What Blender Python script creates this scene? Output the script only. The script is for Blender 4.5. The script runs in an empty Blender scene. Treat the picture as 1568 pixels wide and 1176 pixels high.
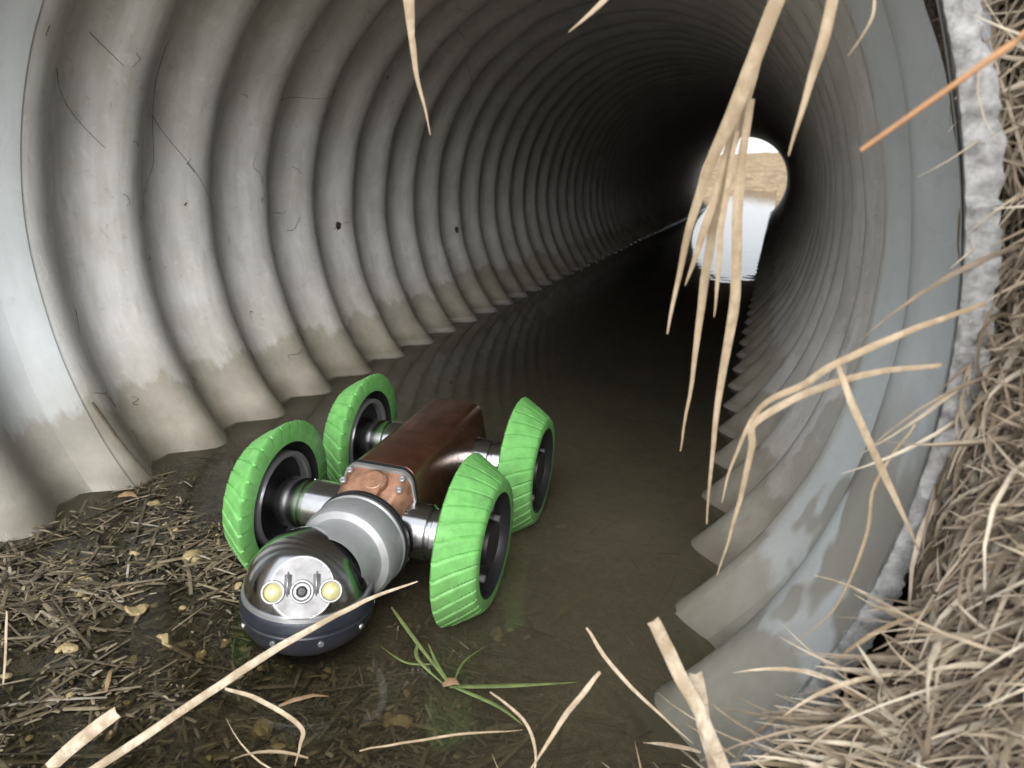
import bpy, bmesh, math, random
from math import sin, cos, pi, radians, sqrt, exp
from mathutils import Vector, Matrix, noise
random.seed(7)
D=bpy.data; C=bpy.context; S=C.scene
R=0.6; PITCH=0.1886; Y0=0.18; LEN=11.12; WZ=-0.416
# ------------------------------------------------------------ helpers
def link(o,parent=None):
    S.collection.objects.link(o)
    if parent: o.parent=parent
    return o
def mesh_obj(name,verts,faces,mat=None,parent=None,smooth=True):
    me=D.meshes.new(name); me.from_pydata(verts,[],faces); me.update()
    if smooth: me.polygons.foreach_set('use_smooth',[True]*len(me.polygons))
    o=D.objects.new(name,me)
    if mat: me.materials.append(mat)
    return link(o,parent)
def bm_obj(name,bm,mat=None,parent=None,smooth=True):
    me=D.meshes.new(name); bmesh.ops.recalc_face_normals(bm,faces=bm.faces); bm.to_mesh(me); bm.free()
    if smooth: me.polygons.foreach_set('use_smooth',[True]*len(me.polygons))
    o=D.objects.new(name,me)
    if mat: me.materials.append(mat)
    return link(o,parent)
def auto(o,ang=35):
    m=o.modifiers.new('es','EDGE_SPLIT'); m.split_angle=radians(ang); return o
class NT:
    def __init__(s,name):
        s.m=D.materials.new(name); s.m.use_nodes=True; s.t=s.m.node_tree; s.n=s.t.nodes
        s.b=s.n['Principled BSDF']; s.out=s.n['Material Output']
    def L(s,a,b): s.t.links.new(a,b)
    def noise(s,scale,detail=5,vec=None,rough=.6,dist=0):
        n=s.n.new('ShaderNodeTexNoise'); n.inputs['Scale'].default_value=scale; n.inputs['Detail'].default_value=detail
        n.inputs['Roughness'].default_value=rough; n.inputs['Distortion'].default_value=dist
        if vec is not None: s.L(vec,n.inputs['Vector'])
        return n.outputs['Fac']
    def ramp(s,fac,stops):
        n=s.n.new('ShaderNodeValToRGB'); e=n.color_ramp.elements
        while len(e)<len(stops): e.new(0.5)
        for i,(p,c) in enumerate(stops):
            e[i].position=p; e[i].color=(c,c,c,1) if not hasattr(c,'__len__') else (*c,1)
        s.L(fac,n.inputs['Fac']); return n.outputs['Color']
    def mix(s,f,a,b,mode='MIX'):
        n=s.n.new('ShaderNodeMix'); n.data_type='RGBA'; n.blend_type=mode
        for sock,v in ((n.inputs[0],f),(n.inputs[6],a),(n.inputs[7],b)):
            if hasattr(v,'links'): s.L(v,sock)
            elif hasattr(v,'__len__'): sock.default_value=(*v,1)
            else: sock.default_value=v if sock==n.inputs[0] else (v,v,v,1)
        return n.outputs[2]
    def math(s,op,a,b=None,clamp=False):
        n=s.n.new('ShaderNodeMath'); n.operation=op; n.use_clamp=clamp
        for i,v in enumerate((a,b)):
            if v is None: continue
            if hasattr(v,'links'): s.L(v,n.inputs[i])
            else: n.inputs[i].default_value=v
        return n.outputs[0]
    def pos(s): return s.n.new('ShaderNodeNewGeometry').outputs['Position']
    def obj(s): return s.n.new('ShaderNodeTexCoord').outputs['Object']
    def scalev(s,v,sc):
        n=s.n.new('ShaderNodeMapping'); n.inputs['Scale'].default_value=sc; s.L(v,n.inputs['Vector']); return n.outputs[0]
    def sep(s,v):
        n=s.n.new('ShaderNodeSeparateXYZ'); s.L(v,n.inputs[0]); return n.outputs
    def bump(s,h,strength,dist=.01):
        n=s.n.new('ShaderNodeBump'); n.inputs['Strength'].default_value=strength; n.inputs['Distance'].default_value=dist
        s.L(h,n.inputs['Height']); s.L(n.outputs[0],s.b.inputs['Normal']); return n
    def col(s,c):
        if hasattr(c,'links'): s.L(c,s.b.inputs['Base Color'])
        else: s.b.inputs['Base Color'].default_value=(*c,1)
    def set(s,rough=None,metal=None,spec=None):
        if rough is not None:
            if hasattr(rough,'links'): s.L(rough,s.b.inputs['Roughness'])
            else: s.b.inputs['Roughness'].default_value=rough
        if metal is not None:
            if hasattr(metal,'links'): s.L(metal,s.b.inputs['Metallic'])
            else: s.b.inputs['Metallic'].default_value=metal
        if spec is not None: s.b.inputs['Specular IOR Level'].default_value=spec
# ------------------------------------------------------------ materials
def m_pipe():
    t=NT('galvanised_steel'); p=t.pos(); xyz=t.sep(p)
    n1=t.noise(7,5,p,.65); fine=t.noise(28,4,p,.8,1.2)
    streak=t.noise(10,4,t.scalev(p,(1,6,1)),.6)
    base=t.ramp(n1,[(.3,(.53,.53,.515)),(.55,(.64,.64,.63)),(.75,(.71,.71,.70))])
    base=t.mix(t.ramp(streak,[(.42,0.),(.72,.5)]),base,(.44,.41,.35))
    base=t.mix(t.ramp(fine,[(.28,.5),(.42,0.)]),base,(.33,.31,.27))
    base=t.mix(t.ramp(fine,[(.58,0.),(.66,.35)]),base,(.80,.80,.78))
    base=t.mix(t.ramp(xyz[1],[(.348,.60),(.354,0.)]),base,(.50,.56,.60))
    nz=t.noise(6,4,t.scalev(p,(1,2.5,1)),.6)
    h=t.math('ADD',xyz[2],t.math('MULTIPLY',t.math('SUBTRACT',nz,.5),-.18))
    st=t.ramp(t.math('ADD',h,1.0),[(.55,1.),(.695,.85),(.71,.42),(.83,0.)])
    stc=t.mix(t.ramp(n1,[(.3,0.),(.7,1.)]),(.165,.14,.095),(.33,.295,.23))
    base=t.mix(t.math('MULTIPLY',st,.88),base,stc)
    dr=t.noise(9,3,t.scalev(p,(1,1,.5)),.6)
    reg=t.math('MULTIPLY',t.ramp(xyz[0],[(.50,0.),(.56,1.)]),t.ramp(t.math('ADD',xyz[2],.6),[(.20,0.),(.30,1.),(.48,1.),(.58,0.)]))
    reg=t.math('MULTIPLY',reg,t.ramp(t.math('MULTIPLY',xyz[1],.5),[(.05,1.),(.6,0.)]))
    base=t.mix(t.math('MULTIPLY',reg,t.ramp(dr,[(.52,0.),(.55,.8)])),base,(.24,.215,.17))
    z1=t.math('ADD',xyz[2],1.0)
    wet=t.ramp(t.math('ADD',z1,t.math('MULTIPLY',nz,.05)),[(.61,1.),(.65,0.)])
    base=t.mix(t.math('MULTIPLY',wet,.55),base,(.08,.07,.045))
    edge_glint=t.math('MULTIPLY',t.ramp(z1,[(.5920,1.),(.5990,0.)]),t.ramp(t.math('MULTIPLY',xyz[1],.25),[(.25,.06),(.6,1.)]))
    base=t.mix(t.math('MULTIPLY',edge_glint,.75),base,(.70,.69,.66))  # waterline glint painted into the steel as a pale band, stronger deeper in
    r=t.mix(wet,t.mix(n1,.6,.8),.28); r=t.mix(edge_glint,r,.15)
    t.col(base); t.set(rough=r,metal=t.mix(edge_glint,.06,.6),spec=.3)
    t.bump(t.math('ADD',t.math('MULTIPLY',n1,.5),t.math('MULTIPLY',fine,.3)),.3,.008); return t.m
def m_straw(name,stops,rough=.75):
    t=NT(name); a=t.n.new('ShaderNodeAttribute'); a.attribute_name='rnd'
    c=t.ramp(a.outputs['Fac'],stops)
    n=t.noise(70,2,t.pos()); c=t.mix(t.ramp(n,[(.35,.55),(.6,0.)]),c,t.mix(1.,c,.45,'MULTIPLY'))
    t.col(c); t.set(rough=rough,spec=.3); return t.m
def m_reed():
    t=NT('dry_reed'); a=t.n.new('ShaderNodeAttribute'); a.attribute_name='rnd'
    c=t.ramp(a.outputs['Fac'],[(0,(.32,.24,.15)),(.5,(.47,.39,.28)),(1,(.58,.51,.40))])
    p=t.pos(); n=t.noise(45,5,p,.7); f=t.noise(160,3,t.scalev(p,(1,1,.12)),.7)
    c=t.mix(t.ramp(n,[(.40,.7),(.58,0.)]),c,(.22,.16,.095)); c=t.mix(t.ramp(f,[(.4,.5),(.6,0.)]),c,(.28,.21,.13))
    t.col(c); t.set(rough=.65,spec=.3); t.bump(f,.4,.001); return t.m
def m_simple(name,c,rough=.5,metal=0.,spec=.5,nscale=40,var=.25,b=.0,dirt=None):
    t=NT(name); n=t.noise(nscale,4,t.obj(),.65)
    cc=t.mix(t.ramp(n,[(.35,0.),(.7,1.)]),c,tuple(v*(1-var) for v in c))
    r=t.mix(n,max(rough-.08,.02),rough+.12)
    if dirt:
        z=t.sep(t.pos())[2]; nn=t.noise(55,4,t.pos(),.75)
        dm=t.ramp(t.math('ADD',t.math('ADD',z,t.math('MULTIPLY',nn,-.16)),1.),[(.46,1.),(.63,0.)])
        sp=t.ramp(nn,[(.60,0.),(.66,.45)])
        dm=t.math('MULTIPLY',t.math('MAXIMUM',dm,sp),dirt); cc=t.mix(dm,cc,(.12,.10,.065)); r=t.mix(dm,r,.65)
    t.col(cc); t.set(rough=r,metal=metal,spec=spec)
    if b: t.bump(n,b,.002)
    return t.m
def m_water():
    t=NT('murky_water'); n=t.n; p=t.pos(); xyz=t.sep(p)
    nb=t.noise(5,2,p); bp=n.new('ShaderNodeBump'); bp.inputs['Strength'].default_value=.06; bp.inputs['Distance'].default_value=.02; t.L(nb,bp.inputs['Height'])
    fr=n.new('ShaderNodeFresnel'); fr.inputs['IOR'].default_value=1.40; t.L(bp.outputs[0],fr.inputs['Normal'])
    gl=n.new('ShaderNodeBsdfGlossy'); gl.inputs['Roughness'].default_value=.005; t.L(bp.outputs[0],gl.inputs['Normal'])
    tr=n.new('ShaderNodeBsdfTransparent'); tr.inputs['Color'].default_value=(.94,.91,.78,1)
    di=n.new('ShaderNodeBsdfDiffuse')
    c=t.mix(t.noise(6,4,p,.65),(.12,.108,.066),(.24,.21,.145))
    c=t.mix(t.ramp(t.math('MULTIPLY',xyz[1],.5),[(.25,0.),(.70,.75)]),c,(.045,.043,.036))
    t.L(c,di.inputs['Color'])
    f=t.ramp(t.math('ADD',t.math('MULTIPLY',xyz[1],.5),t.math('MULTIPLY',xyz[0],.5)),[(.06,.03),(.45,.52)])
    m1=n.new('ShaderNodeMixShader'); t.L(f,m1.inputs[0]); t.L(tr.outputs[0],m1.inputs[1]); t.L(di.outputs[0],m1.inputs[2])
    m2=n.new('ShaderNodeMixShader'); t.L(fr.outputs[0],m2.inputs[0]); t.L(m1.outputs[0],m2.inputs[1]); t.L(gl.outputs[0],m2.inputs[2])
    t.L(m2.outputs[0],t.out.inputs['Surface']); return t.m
def m_soil(name,a,b,rough=.9,spec=.2,s1=14,s2=90,sv=None):
    t=NT(name); p=t.pos()
    if sv: p=t.scalev(p,sv)
    n1=t.noise(s1,5,p,.7); n2=t.noise(s2,3,p,.7)
    c=t.mix(t.ramp(n1,[(.35,0.),(.65,1.)]),a,b); c=t.mix(t.ramp(n2,[(.4,.6),(.6,0.)]),c,t.mix(1.,c,.4,'MULTIPLY'))
    t.col(c); t.set(rough=rough,spec=spec); t.bump(t.math('ADD',n1,n2),.8,.012); return t.m
STEEL=m_pipe()
STRAW=m_straw('dead_straw',[(0,(.11,.09,.06)),(.3,(.25,.20,.145)),(.6,(.39,.32,.235)),(.85,(.49,.42,.32)),(1,(.60,.55,.45))])
DEBRIS=m_straw('wet_straw',[(0,(.04,.033,.02)),(.4,(.115,.093,.057)),(.75,(.19,.155,.10)),(.95,(.26,.215,.145)),(1,(.38,.35,.28))],.40)
BLADE=m_reed()
ORANGE=m_simple('orange_stem',(.46,.25,.12),.6,0,.3,60,.4)
BROWNL=m_simple('brown_leaf',(.30,.20,.11),.6,0,.3,60,.5)
GREENL=m_straw('green_leaf',[(0,(.13,.17,.06)),(1,(.20,.25,.09))],.45)
ROOTM=m_simple('dark_root',(.13,.105,.08),.8,0,.2,60,.5)
WATER=m_water()
SOIL=m_soil('bank_soil',(.16,.125,.085),(.085,.065,.045))
FIELD=m_soil('field_soil',(.44,.32,.18),(.24,.17,.10),s1=1.6,s2=7,sv=(1,.12,4))
BED=m_soil('bed_silt',(.23,.20,.13),(.14,.12,.075),.5,.4)
# ------------------------------------------------------------ culvert
def prof(y):
    c=.5*(1-cos(2*pi*(y-Y0)/PITCH)); return R+.047*(c**1.1)
def build_pipe():
    nseg=200; y=-.0086; n=int((LEN-y)/PITCH*14)
    ys=[y+(LEN-y)*i/n for i in range(n+1)]
    v=[];f=[]
    for yy in ys:
        r=prof(yy)
        for i in range(nseg):
            a=2*pi*i/nseg
            w=.004*noise.noise(Vector((cos(a)*1.3,yy*.5,sin(a)*1.3)))
            if yy<2.2: w+=.0035*noise.noise(Vector((cos(a)*5,yy*4,sin(a)*5)))
            v.append(((r+w)*cos(a),yy,(r+w)*sin(a)))
    for j in range(n):
        for i in range(nseg):
            k=(i+1)%nseg; f.append((j*nseg+i,j*nseg+k,(j+1)*nseg+k,(j+1)*nseg+i))
    root=D.objects.new('culvert_pipe',None); link(root)
    mesh_obj('corrugated_barrel',v,f,STEEL,root)
    v=[];f=[]
    for i in range(nseg):
        a=2*pi*i/nseg
        for yy,dr in ((.305,-.0005),(.312,.0024),(.330,.003),(.346,.003),(.349,.0026),(.3495,-.001)):
            w=.004*noise.noise(Vector((cos(a)*1.3,yy*.5,sin(a)*1.3)))+.0035*noise.noise(Vector((cos(a)*5,yy*4,sin(a)*5)))
            r=prof(yy)+w-dr; v.append((r*cos(a),yy,r*sin(a)))
    for i in range(nseg):
        k=(i+1)%nseg
        for s_ in range(5): f.append((i*6+s_,k*6+s_,k*6+s_+1,i*6+s_+1))
    auto(mesh_obj('lap_joint',v,f,STEEL,root),50)
    lip=m_simple('zinc_lip',(.38,.385,.38),.7,.1,.3,90,.6,1.)
    for nm,yb,sg in (('near_lip',-.0086,-1),('far_lip',LEN,1)):
        v=[];f=[];m=1000
        for i in range(m):
            a=2*pi*i/m; q=Vector((cos(a)*9,0,sin(a)*9)); rr=noise.noise(q); r2=noise.noise(q*4.1); r3=noise.noise(q*13)
            w=.017+.004*rr+.004*r2+.004*r3
            pts=[(R-.001,yb-sg*.004),(R-.001+.001*r3,yb+sg*.003),(R+.0015,yb+sg*(.0045+.002*r3)),(R+w*.6,yb+sg*(.0045+.003*r3)),(R+w,yb+sg*(.002+.003*r2)),(R+w,yb-sg*.004),(R+.008,yb-sg*.02)]
            for r_,y_ in pts: v.append((r_*cos(a),y_,r_*sin(a)))
        k=7
        for i in range(m):
            j=(i+1)%m
            for s_ in range(k-1): f.append((i*k+s_,j*k+s_,j*k+s_+1,i*k+s_+1))
        auto(mesh_obj(nm,v,f,lip,root),40)
build_pipe()
# ------------------------------------------------------------ water, bed
mesh_obj('water',[(-.49,-3,WZ),(.49,-3,WZ),(.49,30,WZ),(-.49,30,WZ)],[(0,1,2,3)],WATER)
def sm(a,b,x):
    t=max(0,min(1,(x-a)/(b-a))); return t*t*(3-2*t)
def bedz(x,y):
    near=1-sm(.5,1.0,y)
    z=-.50+near*.065
    z+=(1-sm(-.38,.25,x))*(1-sm(.12,.55,y))*.014
    z+=.010*noise.noise(Vector((x*9,y*9,1)))+.006*noise.noise(Vector((x*25,y*25,4)))
    return z
v=[];f=[];nx=90;ysb=[-3+2.2*i/10 for i in range(10)]+[-.8+2.4*i/200 for i in range(200)]+[1.6+(LEN+2-1.6)*i/60 for i in range(61)]
for y in ysb:
    for i in range(nx+1):
        x=-.495+.99*i/nx; v.append((x,y,bedz(x,y)))
for j in range(len(ysb)-1):
    for i in range(nx):
        a=j*(nx+1)+i; f.append((a,a+1,a+nx+2,a+nx+1))
mesh_obj('stream_bed',v,f,BED)
# ------------------------------------------------------------ embankment
ZT=1.0
def fy(x,z):
    y=.03+(.55*z if z<0 else .3*z)
    if z>.7: y+=.5*(z-.7)
    s=max(0,abs(x)-.62); return y-1.0*min(s,1.3)
def bank_pt(rho,phi,far=False):
    x=rho*cos(phi); z=rho*sin(phi)
    zc=min(max(z,-.47),ZT)
    y=fy(x,zc)
    if z>ZT: y+=(z-ZT)
    k=sm(.62,.9,rho)
    q=Vector((x*3,z*3,7 if far else 0))
    y-=.06*k*noise.noise(q)+.02*k*noise.noise(q*3.7)+.012*noise.noise(q*9)
    y=min(y,LEN/2)
    zc+=(.05*noise.noise(Vector((x,y,3))) if z>ZT else 0)
    return Vector((x,(LEN-y) if far else y,zc))
root=D.objects.new('embankment',None); link(root)
for nm,far in (('near_slope',False),('far_slope',True)):
    v=[];f=[];na=220;nr=90
    for r in [.612*(16/.612)**((i/nr)**1.5) for i in range(nr+1)]:
        for i in range(na+1): v.append(bank_pt(r,radians(-75+330*i/na),far))
    for j in range(nr):
        for i in range(na):
            a=j*(na+1)+i; f.append((a,a+1,a+na+2,a+na+1))
    mesh_obj(nm,v,f,SOIL,root)
def gz(x,y):
    z=-.50+.10*sm(.45,1.2,abs(x))
    if y>14: z+=3.5*sm(14,130,y)+.14*noise.noise(Vector((x*.3,y*.2,5)))*sm(14,22,y)+.12*max(-8,min(8,x+1))*sm(40,120,y)
    return z+.04*noise.noise(Vector((x*.7,y*.7,0)))*sm(.5,2,abs(x)+max(0,y-14)*.3)
xs=sorted(set([s*q for s in (-1,1) for q in (0,.3,.5,.7,1,1.5,2.2,3,4,6,9,14,20,30,50,80,130,220,400)]))
yg=[-400,-220,-120,-60,-30,-16,-9,-5,-3,-2,-1.4,-.9,-.5,0,3,8,11,12,13,14,15,16,17.5,19,21,24,27,31,36,42,50,60,72,86,100,115,130,200,400]
v=[(x,y,gz(x,y)) for y in yg for x in xs]; n=len(xs)
f=[(j*n+i,j*n+i+1,(j+1)*n+i+1,(j+1)*n+i) for j in range(len(yg)-1) for i in range(n-1)]
mesh_obj('ground',v,f,FIELD)
# ------------------------------------------------------------ ribbons
class Rib:
    def __init__(s): s.v=[];s.f=[];s.r=[]
    def add(s,pts,w,hint=Vector((0,-1,.3)),fold=0.,rnd=None,taper=(.5,.1)):
        n=len(pts); rnd=random.random() if rnd is None else rnd; b=len(s.v)
        for i,p in enumerate(pts):
            t=(pts[min(i+1,n-1)]-pts[max(i-1,0)])
            if t.length<1e-9: t=Vector((0,0,1))
            t.normalize(); sd=t.cross(hint)
            if sd.length<1e-3: sd=t.orthogonal()
            sd.normalize(); nn=sd.cross(t)
            u=i/(n-1); ww=w*(taper[0]+(1-taper[0])*min(1,u*4))*(taper[1]+(1-taper[1])*min(1,(1-u)*2.2))
            for k in (-1,0,1):
                s.v.append(p+sd*(ww*.5*k)+nn*(fold*ww*(1 if k==0 else 0))); s.r.append(rnd)
        for i in range(n-1):
            for k in (0,1):
                a=b+i*3+k; s.f.append((a,a+1,a+4,a+3))
    def build(s,name,mat,parent=None):
        o=mesh_obj(name,s.v,s.f,mat,parent)
        at=o.data.attributes.new('rnd','FLOAT','POINT'); at.data.foreach_set('value',s.r); return o
def spline(pts,n=6):
    out=[];m=len(pts)
    for i in range(m-1):
        p0=pts[max(i-1,0)];p1=pts[i];p2=pts[i+1];p3=pts[min(i+2,m-1)]
        for k in range(n):
            t=k/n; out.append(.5*((2*p1)+(p2-p0)*t+(2*p0-5*p1+4*p2-p3)*t*t+(-p0+3*p1-3*p2+p3)*t**3))
    out.append(pts[-1]); return out
rr=random.uniform
rb=Rib(); cnt=0
while cnt<19000:
    x=rr(-.46,.46); y=rr(-.5,.95)
    w=(1-sm(-.15,.48,x))*(1-sm(.10,.48,y+.35*x))+.035
    if y<.10: w=max(w,.8*(1-sm(.28,.50,x)))
    w*=.40+1.1*sm(.35,.6,.5+.5*noise.noise(Vector((x*7,y*7,9))))
    if random.random()>w: continue
    cnt+=1; q=random.random(); L=rr(.004,.020) if q<.80 else (rr(.025,.055) if q<.97 else rr(.06,.13))
    a=random.gauss(.6,1.0); dx,dy=cos(a)*L/2,sin(a)*L/2; z=bedz(x,y)+rr(.001,.011); tz=rr(-.004,.004); bw=rr(-.15,.15)*L
    rb.add([Vector((x-dx,y-dy,z-tz)),Vector((x-dy*bw*4,y+dx*bw*4,z+.001)),Vector((x+dx,y+dy,z+tz))],rr(.0012,.005) if q<.95 else rr(.003,.007),Vector((rr(-.4,.4),rr(-.4,.4),1)),.15,random.random(),taper=(.8,.6))
rb.build('straw_debris',DEBRIS)
rb=Rib()
def bank_blade(phi,rho,L,w,rnd=None,intp=.15):
    p=bank_pt(rho,phi); p.y-=rr(0,.035)
    tilt=random.gauss(radians(222),radians(60)); d=Vector((cos(tilt),-rr(.0,.5),sin(tilt)*.8)).normalized()
    pts=[p.copy()]; n=6; bend=Vector((rr(-.8,.8),rr(-.3,.2),rr(-.9,.5)))
    intr=random.random()<(intp if p.z<-.1 else .02)
    for i in range(n):
        d=(d+bend*.28).normalized(); p=p+d*(L/n)
        rho_=sqrt(p.x**2+p.z**2); q=fy(p.x,max(-.47,p.z))
        if rho_>.63 and p.y>q-.01: p.y=q-rr(.005,.03)
        if rho_<.605 and p.y<.0 and not intr: return
        if rho_<.61 and p.y>-.01: p.y=-.015
        pts.append(p.copy())
    rb.add(pts,w,Vector((rr(-.6,.6),-1,rr(-.3,.9))),.25,rnd)
for i in range(17000):
    bank_blade(radians(rr(-45,50)),.628+abs(random.gauss(0,.30)),rr(.03,.16),rr(.0012,.0042))
for i in range(7000):
    bank_blade(radians(rr(-48,5)),.615+abs(random.gauss(0,.10)),rr(.03,.11),rr(.0012,.0042))
for i in range(3500):
    bank_blade(radians(rr(-50,-16)),.612+abs(random.gauss(0,.035)),rr(.02,.08),rr(.0015,.004),None,.8)
for i in range(3000):
    bank_blade(radians(rr(50,225)),.68+abs(random.gauss(0,.5)),rr(.08,.3),rr(.002,.005))
rb.build('dead_grass',STRAW)
def V3(s): return [Vector([int(c)/1000 for c in q.split(',')]) for q in s.split()]
H=[(V3('476,-50,262 470,-50,244 464,-50,225 453,-50,181 438,-40,133 428,-30,75 424,-30,26'),.0085,.1),
(V3('464,-20,248 455,-20,187 445,-20,117 443,-20,54 443,-20,4 442,-20,-58'),.006,.1),
(V3('457,-30,175 457,-30,118 464,-30,57 463,-30,-18 467,-30,-105'),.0065,.1),
(V3('452,-40,156 450,-40,110 452,-40,74 453,-40,43'),.004,.1),
(V3('451,-35,170 441,-35,100 432,-35,60'),.005,.1),
(V3('493,-60,242 493,-60,223 489,-60,187 483,-60,143'),.006,.1),
(V3('206,0,260 212,0,235 217,0,209 223,0,179 234,0,145'),.0045,.1),
(V3('215,0,243 215,0,227 218,0,205'),.007,.2),
(V3('378,-50,239 366,-50,225 346,-50,207'),.0035,.2),
(V3('510,-60,235 514,-60,215 505,-60,195'),.0015,.2),
(V3('604,-30,68 565,-60,53 527,-80,33 510,-80,17 489,-80,-1 479,-80,-34 475,-80,-65'),.004,.1),
(V3('591,-20,26 537,-50,17 490,-70,-10 488,-70,-32 485,-60,-86 479,-50,-132'),.0045,.2),
(V3('527,-80,31 540,-80,6 561,-70,-28 581,-60,-61 600,-40,-93'),.0045,.3),
(V3('-60,-220,-418 -12,-135,-401 39,-70,-366 96,-10,-326 159,40,-289 205,60,-267'),.0075,.6),
(V3('63,-50,-355 99,-50,-355 143,-50,-370 146,-55,-386 144,-60,-405'),.0045,.45),
(V3('-14,-100,-367 -41,-120,-392 -79,-140,-435'),.012,.7),
(V3('446,-120,-133 463,-120,-161 481,-120,-189 515,-120,-250'),.0085,.8),
(V3('475,-100,-176 483,-100,-204 500,-100,-256'),.0095,.75),
(V3('388,-20,-218 421,-40,-238 481,-60,-264'),.003,.4),
(V3('407,-50,-232 390,-70,-258 366,-90,-309'),.004,.4),
(V3('315,-30,-294 350,-50,-293 365,-60,-311 367,-70,-333'),.0025,.3),
(V3('-206,-50,-344 -203,-60,-387 -193,-80,-441'),.003,.6),
(V3('204,-50,-376 295,-50,-327 351,-50,-304'),.002,.1),
(V3('582,-30,-11 567,-30,-54 568,-30,-95 558,-30,-150 535,-30,-185'),.0022,.0)]
rb=Rib()
for P,w,r_ in H:
    P=spline(P)
    for p in P[1:]: p+=Vector([noise.noise(p*40+Vector((k*7,0,0))) for k in range(3)])*.0010
    rb.add(P,w,Vector((.2,-1,.4)),.3,rnd=min(1,r_+.25),taper=(.9,.85) if w>.008 and P[0].z<0 else (.6,.12))
for i in range(150):
    u=random.random(); a=radians(-62+50*u**1.2)
    p=Vector((R*cos(a)+rr(-.02,.08),-rr(.01,.10),R*sin(a)+rr(-.02,.05)))
    if random.random()<.35: p=Vector((rr(.15,.45),-rr(.08,.15),rr(-.42,-.36)))
    tl_=random.gauss(radians(200),radians(50)); d=Vector((cos(tl_),rr(-.5,.3),sin(tl_)*.7)).normalized(); pts=[p.copy()]
    L=rr(.04,.12); bd=Vector((rr(-.6,.6),rr(-.3,.3),rr(-.6,.5)))
    for k in range(6):
        d=(d+bd*.3).normalized(); p=p+d*L/6; pts.append(p.copy())
    rb.add(pts,rr(.0012,.0035),Vector((rr(-.5,.5),-1,rr(0,.8))),.3,rr(.0,.8))
rb.build('reed_stems',BLADE)
def tube(name,paths,r,mat,seg=6):
    v=[];f=[]
    for pts in paths:
        m=len(pts); b=len(v)
        for i,p in enumerate(pts):
            t=(pts[min(i+1,m-1)]-pts[max(i-1,0)]).normalized(); x=t.orthogonal().normalized(); y=t.cross(x)
            ra=r*(1-.5*i/(m-1))
            for k in range(seg): a=2*pi*k/seg; v.append(p+x*cos(a)*ra+y*sin(a)*ra)
        for i in range(m-1):
            for k in range(seg): f.append((b+i*seg+k,b+i*seg+(k+1)%seg,b+(i+1)*seg+(k+1)%seg,b+(i+1)*seg+k))
    return mesh_obj(name,v,f,mat)
tube('orange_twig',[spline(V3('600,-150,225 578,-150,208 565,-150,193 541,-150,171 512,-150,145'))],.0022,ORANGE)
def cyl(s):
    out=[]
    for q in s.split():
        a,y=[int(c) for c in q.split(',')]; y/=1000; a=radians(a); r=prof(y)-.003; out.append(Vector((r*cos(a),y,r*sin(a))))
    return out
def onwall(pts):
    o=[]
    for p in pts:
        rho=sqrt(p.x**2+p.z**2); r=prof(p.y)-.0015; o.append(Vector((p.x*r/rho,p.y,p.z*r/rho)))
    return o
paths=[onwall(spline(cyl(s),8)) for s in ('145,674 152,646 159,639 165,647 173,657 178,620','165,647 171,703 182,787','154,478 157,525','160,999 155,1166','130,1446 137,1761 155,1986','159,407 170,516')]
for i in range(60):
    a=radians(rr(100,215)); y=rr(.25,1.6); P=[];da=rr(-.05,.05);dy=rr(-.02,.02)
    for k in range(4):
        P.append(Vector((cos(a)*R,y,sin(a)*R))); a+=da*.4+rr(-.02,.02); y+=dy*.6+rr(-.012,.012)
    paths.append(onwall(spline(P,4)))
tube('rootlets',paths,.0006,ROOTM,5)
tube('twig',[[Vector((-.525,.364,-.29)),Vector((-.49,.372,-.345)),Vector((-.425,.382,-.425))]],.0022,ROOTM)
bm=bmesh.new()
for a,y,s_ in [(-173.5,1.27,.014),(-167.5,2.04,.015),(150,1.43,.008),(132,1.73,.008),(-1.4,1.955,.015),(-168,1.38,.006)]:
    a=radians(a); r=prof(y)-.001; p=Vector((r*cos(a),y,r*sin(a)))
    ret=bmesh.ops.create_icosphere(bm,subdivisions=2,radius=s_,matrix=Matrix.Translation(p)@Matrix.Rotation(-a+pi/2,4,'Y')@Matrix.Diagonal((.7,1,.25,1)))
    for q in ret['verts']: q.co+=Vector([noise.noise(q.co*120+Vector((k*9,0,0))) for k in range(3)])*s_*.4
bm_obj('mud_flecks',bm,SOIL)
STONE=m_simple('yellow_stone',(.42,.33,.17),.5,0,.4,90,.6,.4)
bm=bmesh.new()
st=[(-102,52,13),(-174,83,11),(-118,11,10),(-54,53,8),(-199,206,12),(235,231,9),(-364,315,9),(74,-15,13),(194,45,13),(-182,-2,9),(84,88,8),(233,538,9)]+[(rr(-400,330),rr(-120,300),rr(2,7)) for i in range(150)]
for x,y,s_ in st:
    x/=1000;y/=1000;s_/=1000
    ret=bmesh.ops.create_icosphere(bm,subdivisions=2,radius=s_,matrix=Matrix.Translation((x,y,bedz(x,y)+.35*s_+.006))@Matrix.Rotation(rr(0,6),4,'Z')@Matrix.Diagonal((1.1,.75,.5,1)))
    for q in ret['verts']: q.co+=Vector([noise.noise(q.co*70+Vector((k*9,0,0))) for k in range(3)])*s_*.7
bm_obj('pebbles',bm,STONE,smooth=False)
gb=Rib()
def G(s,h=-.405): return [Vector((int(a.split(',')[0])/1000,int(a.split(',')[1])/1000,h)) for a in s.split()]
for s,w in (('107,198 167,146 230,94',.0045),('232,96 228,136 240,171',.0025),('230,92 288,119 354,153',.005),('226,98 205,118 178,151',.0045),('232,94 285,85 319,69',.004),('167,146 180,120 225,92',.004),('200,120 170,110 130,125',.0025)):
    gb.add(spline(G(s)),w,Vector((0,-.3,1)),.25)
gb.build('green_weed',GREENL)
lf=Rib()
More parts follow.
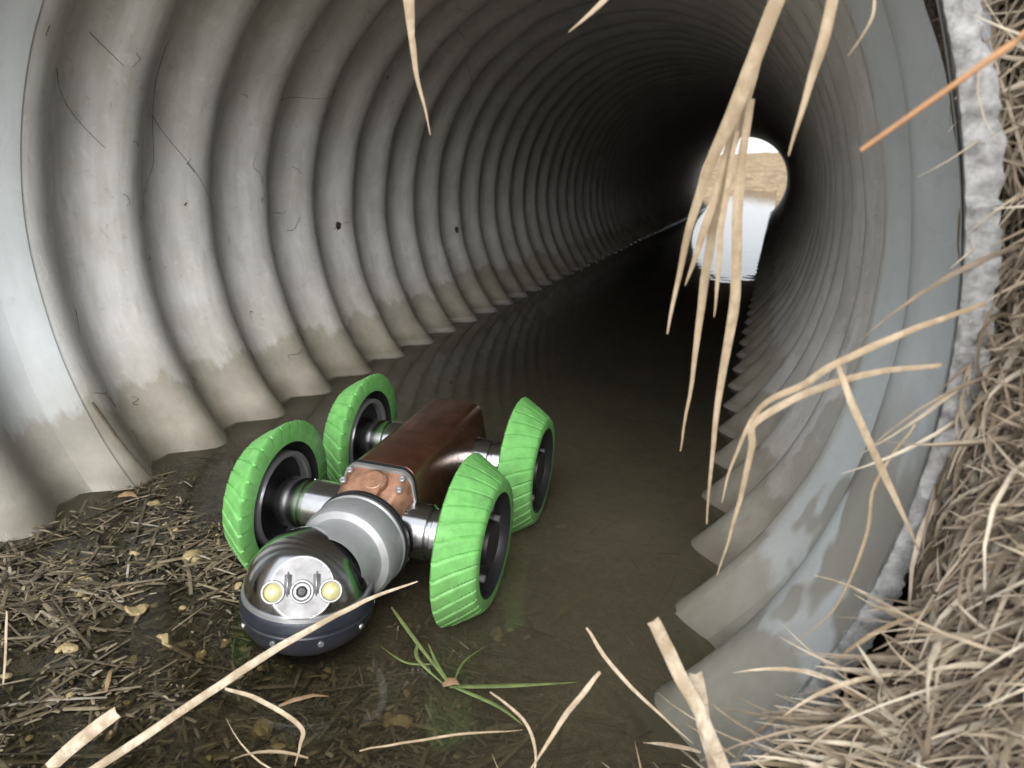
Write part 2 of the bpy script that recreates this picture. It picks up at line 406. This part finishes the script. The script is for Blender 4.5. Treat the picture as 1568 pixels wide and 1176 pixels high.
for x,y,z,L,a,w in [(.232,.092,-.402,.018,.4,.010),(-.40,.30,-.405,.03,.3,.012),(.10,.02,-.410,.05,.7,.005),(-.10,-.03,-.41,.04,2.2,.005),(.31,.33,-.424,.12,1.2,.006),(.26,.42,-.43,.10,1.0,.006)]:
    dx,dy=cos(a)*L/2,sin(a)*L/2; lf.add([Vector((x-dx,y-dy,z)),Vector((x-dx*.4,y-dy*.4,z+.004)),Vector((x+dx*.4,y+dy*.4,z+.005)),Vector((x+dx,y+dy,z))],w,Vector((.1,-.3,1)),.2,rr(.2,.8))
lf.build('fallen_leaves',BROWNL)
# ------------------------------------------------------------ camera
cam=D.cameras.new('camera'); co=D.objects.new('camera',cam); link(co); S.camera=co
yaw,pit,rol=-.3104,.2905,-.0619
fw=Vector((sin(yaw)*cos(pit),cos(yaw)*cos(pit),-sin(pit))); r0=Vector((cos(yaw),-sin(yaw),0)); d0=fw.cross(r0)
rt=r0*cos(rol)+d0*sin(rol); dn=-r0*sin(rol)+d0*cos(rol)
co.matrix_world=Matrix((( rt.x,-dn.x,-fw.x,.4792),(rt.y,-dn.y,-fw.y,-.5344),(rt.z,-dn.z,-fw.z,.133),(0,0,0,1)))
cam.sensor_width=36; cam.lens=26.63; cam.clip_start=.01; cam.clip_end=2000
cam.dof.use_dof=True; cam.dof.focus_distance=1.0; cam.dof.aperture_fstop=9
# ------------------------------------------------------------ robot
GREEN=m_simple('green_rubber',(.17,.48,.13),.5,0,.45,60,.3,.1,dirt=.55)
CHROME=m_simple('chrome',(.62,.62,.63),.13,1,.5,30,.15,dirt=.3)
STEELB=m_simple('brushed_steel',(.48,.49,.50),.36,.75,.5,30,.2)
PLATE=m_simple('satin_plate',(.28,.28,.285),.5,.5,.4,60,.3)
ALU=m_simple('cast_aluminium',(.38,.39,.40),.42,.5,.5,30,.2,dirt=.3)
NAVY=m_simple('navy_housing',(.018,.026,.048),.22,.3,.5,30,.3,dirt=.35)
BLACK=m_simple('black_rubber',(.02,.021,.023),.35,.2,.5,30,.3)
BRONZE=m_simple('bronze_body',(.19,.085,.05),.20,.65,.5,25,.5,.1,dirt=.45)
COPPER=m_simple('copper_plate',(.46,.25,.16),.38,.4,.5,50,.6,.3,dirt=.6)
LED=m_simple('led_lens',(.50,.48,.22),.2,0,.6,80,.3)
bot=D.objects.new('pipe_inspection_robot',None); link(bot); bot.location=(.045,.258,-.326); bot.rotation_euler=(0,0,.055)
def lathe(name,profile,mat,axis='x',seg=64,loc=(0,0,0),rfun=None,sz=1.,ang=30):
    v=[];f=[];m=len(profile)
    for i in range(seg):
        a=2*pi*i/seg
        for j,(h,r) in enumerate(profile):
            rr_=r+(rfun(a,h,j) if rfun else 0)
            c,s_=rr_*cos(a),rr_*sin(a)
            p={'x':(h,c,s_),'y':(c,h,s_),'z':(c,s_,h)}[axis]
            v.append((p[0]+loc[0],p[1]+loc[1],p[2]*sz+loc[2]))
    for i in range(seg):
        k=(i+1)%seg
        for j in range(m-1): f.append((i*m+j,k*m+j,k*m+j+1,i*m+j+1))
    o=mesh_obj(name,v,f,mat,bot)
    bm=bmesh.new(); bm.from_mesh(o.data); bmesh.ops.remove_doubles(bm,verts=bm.verts,dist=1e-6); bmesh.ops.recalc_face_normals(bm,faces=bm.faces); bm.to_mesh(o.data); bm.free()
    auto(o,ang); return o
NL=30
def wheel(nm,sx,cx,cy):
    W=.046
    def tread(a,h,j):
        if j<2 or j>14: return 0
        u=((a/(2*pi)*NL)+ (h*sx)/W*1.0)%1.0
        g=exp(-((u-.1)/.055)**2)+exp(-((u-1.1)/.055)**2)
        return .0018*(1-u)*(1-g)-.0032*g
    pr=[(0,.080),(0,.105),(.0025,.1075)]
    for i in range(1,12): t=i/11; pr.append((.003+(W-.006)*t,.1075-.022*t-.004*t*t))
    pr+=[(W,.078),(W,.066)]
    pr=[(h*sx,r) for h,r in pr]
    lathe(nm+'_tyre',pr,GREEN,'x',NL*26,(cx,cy,0),tread,ang=60)
    lathe(nm+'_inner_disc',[(0*sx,.0802),(.003*sx,.0785),(.006*sx,.0785),(.016*sx,.072),(.018*sx,.034),(.014*sx,.03),(.014*sx,.001)],BLACK,'x',64,(cx,cy,0))
    lathe(nm+'_outer_disc',[(W*sx,.0662),((W-.002)*sx,.064),((W-.014)*sx,.060),((W-.016)*sx,.03),((W-.004)*sx,.028),((W-.002)*sx,.02),((W-.002)*sx,.001)],BLACK,'x',64,(cx,cy,0))
    lathe(nm+'_rim_band',[(.003*sx,.066),(.0165*sx,.066),(.0165*sx,.060),(.006*sx,.058),(.003*sx,.060),(.003*sx,.066)],STEELB,'x',64,(cx,cy,0))
    L=abs(cx)-.045
    lathe(nm+'_axle',[(.015*sx,.001),(.015*sx,.034),(-.03*sx,.034),(-.032*sx,.031),(-.036*sx,.031),(-.038*sx,.035),(-(L)*sx,.035),(-(L)*sx,.001)],CHROME,'x',48,(cx,cy,0))
    for k in range(6):
        a=2*pi*k/6+.3
        lathe(nm+'_bolt_%d'%k,[((W-.016)*sx,.001),((W-.016)*sx,.005),((W-.009)*sx,.005),((W-.009)*sx,.001)],STEELB,'x',10,(cx,cy+.045*cos(a),.045*sin(a)))
wheel('front_right_wheel',1,.125,-.006); wheel('front_left_wheel',-1,-.125,.008)
wheel('rear_right_wheel',1,.125,.245); wheel('rear_left_wheel',-1,-.125,.26)
BX=.009
def section(wt,wm,wb,zt,zb,n=7):
    pts=[]; r=.02
    def arc(cx,cz,a0,a1,rad):
        for i in range(n):
            a=radians(a0+(a1-a0)*i/(n-1)); pts.append((cx+rad*cos(a),cz+rad*sin(a)))
    arc(wt-r,zt-r,80,10,r); pts.append((wm,(zt+zb)/2+.005)); arc(wb-.012,zb+.012,-10,-80,.012)
    return [(x+BX,z) for x,z in pts]+[(-x+BX,z) for x,z in reversed(pts)]
def loft(nm,secs,mat):
    bm=bmesh.new(); rows=[[bm.verts.new((x,y,z)) for x,z in sc] for y,sc in secs]; m=len(rows[0])
    for j in range(len(rows)-1):
        for i in range(m):
            k=(i+1)%m; bm.faces.new((rows[j][i],rows[j][k],rows[j+1][k],rows[j+1][i]))
    bm.faces.new(rows[0]); bm.faces.new(rows[-1][::-1])
    return auto(bm_obj(nm,bm,mat,bot),30)
loft('body_shell',[(.012,section(.043,.052,.04,.070,-.055)),(.016,section(.046,.055,.043,.074,-.058)),(.29,section(.046,.055,.043,.078,-.058)),(.303,section(.043,.052,.04,.074,-.055)),(.309,section(.036,.045,.035,.066,-.045))],BRONZE)
loft('gasket',[(.006,section(.0465,.055,.043,.072,-.058)),(.012,section(.0465,.055,.043,.0755,-.058))],BLACK)
loft('plate_trim',[(.0015,section(.0475,.056,.044,.0725,-.058)),(.0058,section(.0475,.056,.044,.0740,-.058))],STEELB)
def sc2(k,dz,zb=-.06): return section(.046*k,.054*k,.043*k,.072+dz,zb)
loft('copper_nose',[(-.048,sc2(.92,-.036)),(-.045,sc2(.96,-.031)),(.0012,sc2(1.0,-.003))],COPPER)
tl=radians(33)
for i,(x,y) in enumerate([(-.036,-.006),(-.038,-.020),(.036,-.006),(.038,-.020),(-.022,-.038),(.024,-.038)]):
    o=lathe('plate_bolt_%d'%i,[(0,.0005),(0,.0045),(.0025,.0045),(.0035,.0036),(.0035,.002),(.002,.0018),(.002,.0005)],STEELB,'z',20)
    o.location=(x+BX,y,.069+(y+.002)*.62-.0005); o.rotation_euler=(tl,0,0)
o=lathe('nose_boss',[(0,.001),(0,.017),(.008,.016),(.011,.012),(.011,.001)],COPPER,'z',32); o.location=(.004+BX,-.016,.058); o.rotation_euler=(tl,0,0)
o=loft('nose_tongue',[(-.045,[( .011,.052),(.011,.03),(-.011,.03),(-.011,.052)]),(-.016,[( .014,.071),(.014,.04),(-.014,.04),(-.014,.071)])],COPPER); o.location=(.004+BX,0,-.001)
lathe('collar',[(-.050,.001),(-.050,.057),(-.053,.0605),(-.058,.0615),(-.060,.0595),(-.063,.0595),(-.065,.0610),(-.088,.0605),(-.094,.057),(-.097,.049),(-.100,.047),(-.115,.044),(-.13,.04)],ALU,'y',96,(.011,0,-.002))
lathe('collar_seal',[(-.046,.02),(-.046,.063),(-.051,.063),(-.051,.05)],BLACK,'y',96,(.011,0,-.002))
HC=Vector((-.014,-.134,-.026))
az,el=radians(24),radians(32); DS=.98; CUT=.0612
nd=Vector((sin(az)*cos(el),-cos(az)*cos(el),sin(el)))
def dome():
    v=[];f=[];mi=[];nu=240;nv=90;r=.070;fl=[]
    for j in range(nv+1):
        th=(pi/2)*j/nv
        for i in range(nu):
            a=2*pi*i/nu; p=Vector((cos(a)*cos(th)*r,sin(a)*cos(th)*r,sin(th)*r*DS))
            e=p.dot(nd); fl.append(e>CUT)
            if e>CUT: p-=nd*(e-CUT)
            v.append(p+HC)
    for j in range(nv):
        for i in range(nu):
            k=(i+1)%nu; q=(j*nu+i,j*nu+k,(j+1)*nu+k,(j+1)*nu+i); f.append(q); mi.append(1 if all(fl[z] for z in q) else 0)
    o=mesh_obj('dome',v,f,CHROME,bot); o.data.materials.append(PLATE); o.data.polygons.foreach_set('material_index',mi)
    return auto(o,25)
dome()
lathe('head_base',[(.003,.066),(.001,.0720),(-.004,.0745),(-.012,.0750),(-.0135,.0738),(-.0165,.0738),(-.018,.0750),(-.030,.0735),(-.042,.067),(-.054,.053),(-.062,.03),(-.065,.001)],NAVY,'z',96,tuple(HC))
lathe('dome_trim',[(.005,.0698),(.005,.0722),(.0008,.0728),(.0008,.070)],STEELB,'z',96,tuple(HC))
sxv=Vector((cos(az),sin(az),0)); upv=nd.cross(sxv)
if upv.z<0: upv=-upv
rotm=Matrix((sxv,upv,sxv.cross(upv))).transposed()
def place(o,u,w,d=0):
    o.rotation_mode='QUATERNION'; o.rotation_quaternion=rotm.to_quaternion(); o.location=HC+nd*(CUT+d)+sxv*u+upv*w; return o
LW=-.005
for i,u in enumerate((-.030,0,.030)):
    place(lathe('lens_ring_%d'%i,[(-.016,.0126),(.0015,.0126),(.003,.0118),(.003,.0104),(-.0005,.0095)],ALU,'z',40),u,LW)
    if i!=1:
        place(lathe('lamp_lens_%d'%i,[(-.0005,.0096),(.0005,.0088),(.002,.0055),(.0025,.0005)],LED,'z',32),u,LW)
        place(lathe('lamp_chip_%d'%i,[(.0018,.0028),(.0032,.0024),(.0032,.0003)],STEELB,'z',8),u,LW)
    else:
        place(lathe('camera_barrel',[(-.0005,.0096),(.0025,.0085),(.0025,.0065),(.001,.006),(.001,.0005)],ALU,'z',32),u,LW)
        place(lathe('camera_glass',[(.0012,.0058),(.0028,.004),(.0032,.0005)],BLACK,'z',32),u,LW)
for i,u in enumerate((-.015,.015)):
    bm=bmesh.new(); bmesh.ops.create_cube(bm,size=1); bmesh.ops.scale(bm,vec=(.0075,.026,.012),verts=bm.verts); bmesh.ops.bevel(bm,geom=bm.edges[:],offset=.003,segments=3,affect='EDGES')
    place(bm_obj('lens_fin_%d'%i,bm,STEELB,bot),u,LW+.008,-.002)
for i in range(8):
    a=radians(-170+40*i); lathe('base_screw_%d'%i,[(0,.0005),(0,.0035),(.002,.003),(.002,.0005)],STEELB,'z',12,).matrix_local=Matrix.Translation(HC+Vector((cos(a)*.0735,sin(a)*.0735,-.026)))@Vector((cos(a),sin(a),-.15)).to_track_quat('Z','Y').to_matrix().to_4x4()
# ------------------------------------------------------------ light
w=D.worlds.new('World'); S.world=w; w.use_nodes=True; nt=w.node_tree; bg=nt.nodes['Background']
sky=nt.nodes.new('ShaderNodeTexSky'); sky.sky_type='NISHITA'; sky.sun_disc=False
SE,SA=radians(30),radians(168)
sky.sun_elevation=SE; sky.sun_rotation=SA; sky.dust_density=3; sky.ozone_density=1
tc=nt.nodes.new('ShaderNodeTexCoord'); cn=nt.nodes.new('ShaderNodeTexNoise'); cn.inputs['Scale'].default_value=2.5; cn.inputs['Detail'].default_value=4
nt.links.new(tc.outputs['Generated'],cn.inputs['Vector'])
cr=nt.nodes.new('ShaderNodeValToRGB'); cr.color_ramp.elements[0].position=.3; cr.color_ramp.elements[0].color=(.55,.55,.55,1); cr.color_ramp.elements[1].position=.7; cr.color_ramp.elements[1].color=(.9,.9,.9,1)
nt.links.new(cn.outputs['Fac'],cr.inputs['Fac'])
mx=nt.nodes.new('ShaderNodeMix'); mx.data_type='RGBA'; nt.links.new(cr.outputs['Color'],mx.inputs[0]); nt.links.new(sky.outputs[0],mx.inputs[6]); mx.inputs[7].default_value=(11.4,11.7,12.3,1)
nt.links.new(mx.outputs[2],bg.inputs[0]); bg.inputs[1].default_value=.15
sl=D.lights.new('sun','SUN'); sl.energy=4.2; sl.angle=radians(50); sl.color=(1,.985,.965); so=D.objects.new('sun',sl); link(so)
sd=Vector((sin(SA)*cos(SE),cos(SA)*cos(SE),sin(SE))); so.rotation_euler=sd.to_track_quat('Z','Y').to_euler()
S.view_settings.view_transform='Standard'; S.view_settings.look='None'; S.view_settings.exposure=0
